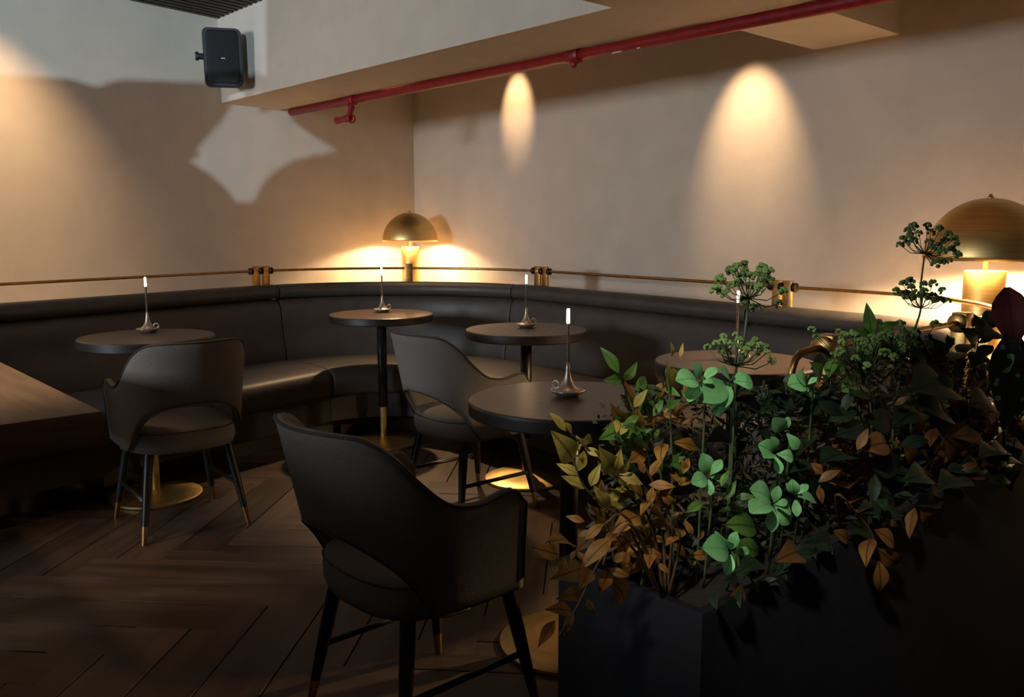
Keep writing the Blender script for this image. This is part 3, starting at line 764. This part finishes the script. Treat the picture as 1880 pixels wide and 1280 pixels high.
# --- russet nandina low on the left end
p2 = plant('nandina_shrub', 'russet nandina spilling down over the left end of the planter', 1090, -.05)
stempx(p2, [(480, 900), (380, 950), (310, 1050), (240, 1190), (190, 1290), (120, 1400)], A, -.11)
stempx(p2, [(450, 860), (330, 880), (240, 960), (200, 1000)], A, -.09)
stempx(p2, [(420, 930), (330, 1050), (350, 1090)], A, -.1)
leaves(p2, [(240, 865, 148, 838), (186, 985, 66, 950), (115, 1022, 0, 988), (272, 908, 203, 936), (200, 1000, 168, 1052), (205, 1003, 240, 1078), (222, 1084, 93, 1130), (150, 1032, 124, 1092), (262, 1086, 218, 1175), (226, 1196, 112, 1226), (350, 1086, 448, 1126), (350, 1100, 304, 1202), (358, 1130, 434, 1256), (250, 1226, 290, 1300), (370, 940, 215, 1090), (390, 935, 330, 960), (180, 1290, 60, 1275), (185, 1290, 140, 1400), (100, 1330, 20, 1455), (240, 950, 330, 870), (300, 905, 280, 850)], 'P', 'l_brown', -.11, A, wob=.35)
leaves(p2, [(430, 990, 395, 945), (600, 1040, 560, 1000), (620, 980, 690, 930), (470, 880, 350, 920), (490, 840, 380, 900), (580, 1060, 640, 1110), (560, 1000, 540, 1080)], 'P', 'l_brown', -.08, A)
# --- green pointed sprig over the nearest table
p3 = plant('nandina_shrub', 'nandina with fresh green and orange tinged leaves above the nearest table edge', 1180, .02)
stempx(p3, [(560, 800), (540, 560), (490, 400), (440, 270), (400, 170)], A, .02, 'gstem')
stempx(p3, [(600, 800), (580, 560), (530, 440)], A, .03, 'gstem')
leaves(p3, [(400, 168, 314, 42), (425, 202, 486, 116), (474, 258, 528, 178), (490, 280, 575, 375), (500, 400, 410, 350), (470, 425, 318, 470), (530, 300, 500, 240), (560, 370, 610, 290), (570, 350, 545, 300), (420, 190, 330, 200), (620, 330, 690, 290), (600, 430, 560, 480), (510, 460, 470, 540)], 'P', 'l_green', .02, A)
leaves(p3, [(445, 345, 432, 205), (440, 392, 362, 318), (440, 415, 368, 384), (480, 360, 440, 330), (590, 560, 600, 500)], 'P', 'l_brown', .03, A)
# --- russet nandina, mid left
p4 = plant('nandina_shrub', 'russet nandina in the middle of the left half of the planter', 1230, -.03)
stempx(p4, [(650, 900), (600, 760), (540, 640), (520, 600)], A, -.05)
stempx(p4, [(690, 960), (650, 890), (640, 850)], A, -.06)
leaves(p4, [(545, 658, 607, 560), (540, 692, 668, 700), (600, 725, 672, 792), (625, 852, 572, 784), (640, 886, 526, 882), (640, 890, 682, 818), (636, 900, 618, 962), (700, 640, 730, 560), (700, 690, 640, 640), (520, 640, 490, 560), (560, 760, 500, 830), (720, 620, 690, 570), (680, 700, 740, 660), (560, 700, 540, 800), (700, 900, 650, 960)], 'P', 'l_brown', -.05, A)
leaves(p4, [(905, 762, 952, 670), (945, 752, 1042, 746), (720, 820, 800, 770), (900, 880, 1060, 895), (930, 960, 1070, 1018), (955, 1010, 968, 1175), (990, 820, 900, 800), (880, 700, 920, 620)], 'P', 'l_green', -.07, A)

# --- bright oval-leaved sprigs: (centre, tips)
def sprig(label, s, centre, tips, off, rootpx=None, down=None):
    c = sc(s, [centre])[0]; pl = plant('oval_leaf_sprig', label, c[0], off * .5, 'oval leaved green sprigs')
    stempx(pl, [((centre[0] + 20), centre[1] + 60), centre] if down is None else down + [centre], s, off, 'gstem', .0022, .0014)
    for t in tips:
        bx, by = centre[0] + (t[0] - centre[0]) * .12, centre[1] + (t[1] - centre[1]) * .12
        a, b = sc(s, [(bx, by), t]); o2 = off + random.uniform(-.015, .015)
        leaf(pl, PP(*a, o2), PP(*b, o2 - .01), 'O', 'l_oval', wob=.35)
    return pl
sprig('green oval leaved sprig in front of the right table, left one of the upper pair', A, (785, 210), [(755, 125), (860, 140), (678, 195), (728, 295), (808, 272), (845, 205)], -.02)
sprig('green oval leaved sprig in front of the right table, right one of the upper pair', A, (925, 205), [(880, 150), (1000, 165), (1035, 215), (835, 310), (895, 325), (850, 360), (790, 290)], -.03)
sprig('dim green oval leaved sprig in the middle of the foliage', A, (820, 655), [(795, 550), (885, 575), (920, 685), (832, 740), (748, 680)], -.06)
sprig('brightest green oval leaved sprig, hanging over the planter front', A, (1125, 785), [(1030, 712), (1150, 700), (1195, 770), (1025, 815), (1118, 912), (1205, 880), (1215, 820)], -.14)
sprig('bright green oval leaved sprig just right of the brightest one', A, (1228, 745), [(1215, 672), (1290, 690), (1330, 765), (1238, 840), (1195, 700)], -.14)
sprig('lowest green oval leaved sprig, hanging below the others', A, (930, 1005), [(808, 985), (905, 1112), (1015, 1005), (865, 925), (950, 915)], -.12)
sprig('small green sprig at the upper middle of the foliage, three leaves', A, (1180, 440), [(1130, 385), (1195, 375), (1245, 525)], -.05)
sprig('small green sprig with narrow upright leaves above the brightest one', A, (1130, 545), [(1065, 505), (1120, 470), (1225, 565), (1160, 640), (1085, 560)], -.07)
sprig('small dim green sprig left of the bent brass rail end', B, (215, 400), [(150, 395), (180, 360), (255, 370), (240, 455), (195, 430)], -.03)
sprig('small green sprig at the right edge beside the spotted leaf', B, (1030, 320), [(1005, 340), (1025, 285), (1070, 300), (1068, 335)], -.12)

# --- right half: green and russet nandinas
q1 = plant('nandina_shrub', 'dark green pointed shrub in front of the banquette return', 1590, 0)
stempx(q1, [(480, 500), (490, 350), (478, 200)], B, 0, 'gstem')
leaves(q1, [(472, 200, 450, 78), (482, 198, 578, 148), (480, 215, 400, 180), (485, 260, 555, 300), (475, 300, 410, 365), (480, 320, 380, 290), (300, 370, 330, 290), (270, 370, 235, 310), (350, 350, 300, 300), (500, 300, 600, 260), (350, 360, 360, 300), (420, 400, 330, 420)], 'P', 'l_green', .0, B)
q2 = plant('nandina_shrub', 'green nandina twig standing before the large lamp', 1790, .02)
stempx(q2, [(840, 420), (875, 300), (888, 230), (905, 180)], B, .0)
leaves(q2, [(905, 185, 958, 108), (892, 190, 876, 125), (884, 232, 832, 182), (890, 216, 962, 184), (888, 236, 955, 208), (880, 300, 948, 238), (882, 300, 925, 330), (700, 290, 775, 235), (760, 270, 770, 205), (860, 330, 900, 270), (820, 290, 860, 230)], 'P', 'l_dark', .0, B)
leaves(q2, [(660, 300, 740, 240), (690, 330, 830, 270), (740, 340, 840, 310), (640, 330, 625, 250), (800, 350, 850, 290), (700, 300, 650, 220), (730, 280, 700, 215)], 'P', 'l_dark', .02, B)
q3 = plant('nandina_shrub', 'russet nandina sprigs in the middle of the dark right half', 1600, -.04)
stempx(q3, [(480, 760), (430, 670)], B, -.06)
stempx(q3, [(700, 700), (755, 600)], B, -.06)
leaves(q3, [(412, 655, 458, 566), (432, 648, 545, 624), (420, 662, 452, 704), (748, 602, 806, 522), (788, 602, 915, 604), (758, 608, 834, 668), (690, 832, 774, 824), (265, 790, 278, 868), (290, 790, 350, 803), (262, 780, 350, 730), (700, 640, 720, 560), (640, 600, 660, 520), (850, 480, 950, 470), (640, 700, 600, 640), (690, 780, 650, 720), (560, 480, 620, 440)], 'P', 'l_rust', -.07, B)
q4 = plant('nandina_shrub', 'russet nandina twig hanging far down the planter front', 1560, -.08)
stempx(q4, [(330, 830), (410, 900), (465, 970), (490, 1040), (497, 1090)], B, -.17)
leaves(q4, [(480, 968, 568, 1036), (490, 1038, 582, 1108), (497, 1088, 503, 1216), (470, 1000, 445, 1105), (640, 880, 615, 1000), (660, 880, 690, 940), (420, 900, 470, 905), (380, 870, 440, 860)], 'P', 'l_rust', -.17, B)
q5 = plant('broad_leaf_shrub', 'deep green broad leaved shrub in the shade of the right half', 1620, -.03)
stempx(q5, [(480, 700), (440, 600), (420, 480)], B, -.04, 'gstem')
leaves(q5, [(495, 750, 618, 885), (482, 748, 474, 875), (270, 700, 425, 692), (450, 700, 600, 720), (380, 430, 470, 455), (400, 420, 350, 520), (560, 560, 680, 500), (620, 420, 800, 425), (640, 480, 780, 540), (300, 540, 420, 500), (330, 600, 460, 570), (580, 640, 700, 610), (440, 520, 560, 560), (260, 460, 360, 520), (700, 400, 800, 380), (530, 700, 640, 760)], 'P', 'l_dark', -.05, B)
q6 = plant('nandina_shrub', 'rust coloured nandina glowing in the lamp light at the right', 1760, -.01)
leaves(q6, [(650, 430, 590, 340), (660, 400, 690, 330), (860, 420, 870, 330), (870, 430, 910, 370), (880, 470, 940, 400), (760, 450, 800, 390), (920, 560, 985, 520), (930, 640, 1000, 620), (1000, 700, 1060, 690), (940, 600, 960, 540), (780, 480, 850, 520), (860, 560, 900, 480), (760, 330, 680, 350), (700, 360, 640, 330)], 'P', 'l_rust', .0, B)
stempx(q6, [(820, 600), (850, 480), (865, 400)], B, .0)

# --- spotted begonia
bg = plant('spotted_begonia', 'begonia with white spotted dark leaf and red leaf at the right edge', 1850, -.08)
stempx(bg, [(990, 520), (1000, 300)], B, -.10, 'stem', .004, .003)
leaf(bg, PP(1848, 612, -.10), PP(1846, 792, -.13), 'P', 'l_spot', nrm=Vector((-.25, -1, .1)))
leaf(bg, PP(1872, 618, -.09), PP(1874, 770, -.11), 'P', 'l_spot', nrm=Vector((.3, -1, .1)))
leaf(bg, PP(1862, 645, -.09), PP(1850, 527, -.07), 'O', 'l_red', nrm=Vector((-.4, -1, 0)))
leaf(bg, PP(1890, 655, -.09), PP(1888, 562, -.07), 'O', 'l_red', nrm=Vector((.4, -1, 0)))

# --- umbels
fl_mesh = None
def floret_mesh():
    rnd = random.Random(3); parts = []
    for i in range(15):
        a = rnd.uniform(0, 2 * PI); ph = rnd.uniform(-.3, 1.3); r = .72
        c = Vector((r * math.cos(a) * math.cos(ph), r * math.sin(a) * math.cos(ph), r * math.sin(ph)))
        b = bmesh.new(); bmesh.ops.create_icosphere(b, subdivisions=1, radius=.34)
        vs = [tuple(v.co + c) for v in b.verts]; fs = [tuple(v.index for v in f.verts) for f in b.faces]; b.free(); parts.append((vs, fs))
    me = bpy.data.meshes.new('floret'); v, f = merge(*parts); me.from_pydata(v, [], f); me.update(); me.materials.append(M['floret'])
    return me
fl_mesh = floret_mesh()
def umbel(label, stempts, hub, heads, off, rad=11, extra=0, spread=(60, 40)):
    pl = plant('umbel_flower', label, stempts[0][0], off, 'green umbel flowers', 'flower')
    q = [Vector(pl.location)] + [PP(x, y, off) for x, y in stempts]
    out = []
    for i in range(len(q) - 1):
        p0, p1, p2, p3 = q[max(i - 1, 0)], q[i], q[i + 1], q[min(i + 2, len(q) - 1)]
        for k in range(5):
            t = k / 5; out.append(.5 * ((2 * p1) + (p2 - p0) * t + (2 * p0 - 5 * p1 + 4 * p2 - p3) * t * t + (3 * p1 - p0 - 3 * p2 + p3) * t ** 3))
    out.append(q[-1]); stem(pl, out, .0028, .002, 'gstem')
    for hb, hs in zip(hub, heads):
        for (x, y) in hs:
            dv = random.uniform(-.055, .055); h0 = PP(*hb, off); e = PP(x, y, off + dv)
            mid = h0.lerp(e, .55) + Vector((0, 0, -.010))
            stem(pl, [h0, mid, e], .0011, .0008, 'gstem', 'ray')
            o = bpy.data.objects.new('floret', fl_mesh); COL.objects.link(o); o.parent = pl
            s = rad * random.uniform(.8, 1.15) * pd(x) / FPX; o.location = e - Vector(pl.location); o.scale = (s, s, s)
            o.rotation_euler = (random.uniform(-.6, .6), random.uniform(-.6, .6), random.uniform(0, 6))
    return pl
c7 = lambda pts: [(1280 + x / 3.122, 360 + y / 3.122) for x, y in pts]
h1u = c7([(110, 540), (135, 480), (195, 430), (200, 520), (270, 395), (275, 440), (250, 470), (370, 420), (350, 460), (415, 435), (420, 495), (380, 500), (350, 530), (265, 610), (330, 645), (470, 620), (490, 550), (300, 470), (160, 560), (235, 500), (395, 470), (310, 520), (230, 420)])
umbel('tall green umbel flower in front of the right round table', [(1352, 800), (1350, 690), (1366, 620), (1374, 550)], [(1374, 548)], [h1u], .02, 12)
h2u = c7([(60, 870), (110, 850), (150, 810), (220, 800), (240, 830), (180, 850), (330, 830), (310, 860), (360, 860), (400, 900), (280, 880), (130, 890), (430, 950), (230, 870), (270, 920), (340, 900), (390, 870), (170, 900), (150, 840)])
umbel('lower fine green umbel flower overlapping the right table top', [(1342, 800), (1350, 710), (1352, 672)], [(1350, 672)], [h2u], .0, 9)
h3a = c7([(1160, 280), (1180, 250), (1210, 200), (1240, 180), (1270, 215), (1320, 175), (1340, 210), (1390, 190), (1440, 220), (1420, 260), (1470, 250), (1490, 280), (1380, 290), (1400, 320), (1350, 300), (1490, 340), (1440, 375), (1370, 390), (1330, 265), (1240, 260), (1220, 230), (1460, 310), (1200, 275), (1410, 380)])
h3b = c7([(1145, 545), (1180, 505), (1165, 570), (1220, 490), (1225, 525), (1250, 560), (1200, 560), (1300, 510), (1300, 550), (1350, 505), (1350, 575), (1405, 545), (1390, 600), (1430, 605), (1310, 580), (1270, 580), (1220, 590), (1360, 600)])
umbel('two tiered dark green umbel flower in front of the large lamp', [(1676, 640), (1690, 570), (1690, 530), (1697, 470)], [(1698, 466), (1690, 566)], [h3a, h3b], .05, 9.5)
h4 = [(1548 + random.gauss(40, 45), 640 + random.gauss(0, 20)) for _ in range(46)]
umbel('dense fine green umbel cluster among the leaves, left of the two tiered one', [(1600, 780), (1590, 690)], [(1590, 690)], [h4], -.01, 9)
h5 = [(random.gauss(1665, 30), random.gauss(622, 14)) for _ in range(24)]
umbel('green umbel cluster low behind the pointed green shrub', [(1640, 780), (1655, 670)], [(1655, 668)], [h5], .02, 10)

# --- small buds standing up at the right table
bud = plant('bud_stalk', 'thin stalks with pointed yellow green buds before the right table', 1245, .01)
stempx(bud, [(640, 320), (620, 160), (650, 140)], A, .02, 'gstem', .002, .0012)
leaves(bud, [(648, 90, 645, 20), (685, 95, 702, 22), (650, 140, 670, 200), (630, 260, 632, 120)], 'S', 'l_olive', .02, A)

# --- dense fine filler between the plants
up = [(1050, 800), (1120, 740), (1200, 700), (1280, 690), (1400, 710), (1480, 690), (1560, 640), (1650, 640), (1720, 660), (1800, 660), (1900, 680), (2100, 700)]
lo = [(1050, 1000), (1150, 1080), (1300, 1085), (1400, 1010), (1500, 985), (1600, 950), (1700, 930), (1800, 885), (1900, 870), (2100, 840)]
def lin(x, t):
    for (a, b), (c, d) in zip(t, t[1:]):
        if x <= c: return b + (d - b) * max(0, (x - a) / (c - a))
    return t[-1][1]
rnd = random.Random(11)
fv, ff = [], []
for i in range(7500):
    x = 1090 + 910 * rnd.random() ** .65; y0, y1 = lin(x, up), lin(x, lo); y = y0 + (y1 - y0) * rnd.random()
    o = rnd.uniform(-.03, .13) if x > 1330 else rnd.uniform(.03, .13); b = PP(x, y, o)
    d = Vector((rnd.gauss(0, 1), rnd.gauss(0, 1), rnd.gauss(.3, 1))).normalized(); L = rnd.uniform(.014, .038)
    s = d.orthogonal().normalized() * L * .16; k = len(fv); md = b + d * L * .45
    fv += [b, md + s, b + d * L, md - s]; ff.append((k, k + 1, k + 2, k + 3))
fo = meshobj('foliage_filler', fv, ff, M['l_fill'], None, smooth=False); fo['kind'] = 'stuff'
tag(fo, 'fine dark filler foliage packed between the planter plants', 'foliage')
# scattered individual leaves that thicken the shrubs
fill = {p1: ('P', 'l_olive', 1080, 1180, 12), p2: ('P', 'l_brown', 1090, 1230, 26), p4: ('P', 'l_brown', 1150, 1290, 44), p3: ('P', 'l_green', 1130, 1260, 26), q5: ('P', 'l_dark', 1330, 1800, 70), q3: ('P', 'l_rust', 1480, 1860, 50), q1: ('P', 'l_dark', 1400, 1650, 36), q6: ('P', 'l_rust', 1700, 1890, 34)}
for pl, (shp, mn, x0, x1, k) in fill.items():
    for i in range(k):
        x = rnd.uniform(x0, x1); y0, y1 = lin(x, up) + 10, lin(x, lo) - 25
        y = y0 + (y1 - y0) * (rnd.random() if mn not in ('l_brown', 'l_rust') or x < 1300 else rnd.uniform(.35, 1)); 
        if mn == 'l_green': y = y0 + (y1 - y0) * rnd.uniform(0, .45)
        if pl is p2: y = y0 + (y1 - y0) * rnd.uniform(.5, 1)
        a = rnd.uniform(0, 2 * PI); L = rnd.uniform(28, 52) * (1.35 if mn == 'l_dark' else 1)
        o = rnd.uniform(-.03, .09); leaf(pl, PP(x, y, o), PP(x + L * math.cos(a), y + L * math.sin(a) * .8, o + rnd.uniform(-.04, .04)), shp, mn, wob=.7)

# dark trailing growth over the front rim
q7 = plant('broad_leaf_shrub', 'dark trailing leaves hanging over the long front rim of the planter', 1500, -.1)
rim = [(1290, 1128), (1400, 1062), (1500, 1008), (1600, 958), (1700, 915), (1800, 884), (1900, 858)]
for i in range(80):
    x = rnd.uniform(1300, 1890); y = lin(x, rim) + rnd.uniform(-40, 10); a = rnd.uniform(-.3, PI + .3); L = rnd.uniform(24, 46)
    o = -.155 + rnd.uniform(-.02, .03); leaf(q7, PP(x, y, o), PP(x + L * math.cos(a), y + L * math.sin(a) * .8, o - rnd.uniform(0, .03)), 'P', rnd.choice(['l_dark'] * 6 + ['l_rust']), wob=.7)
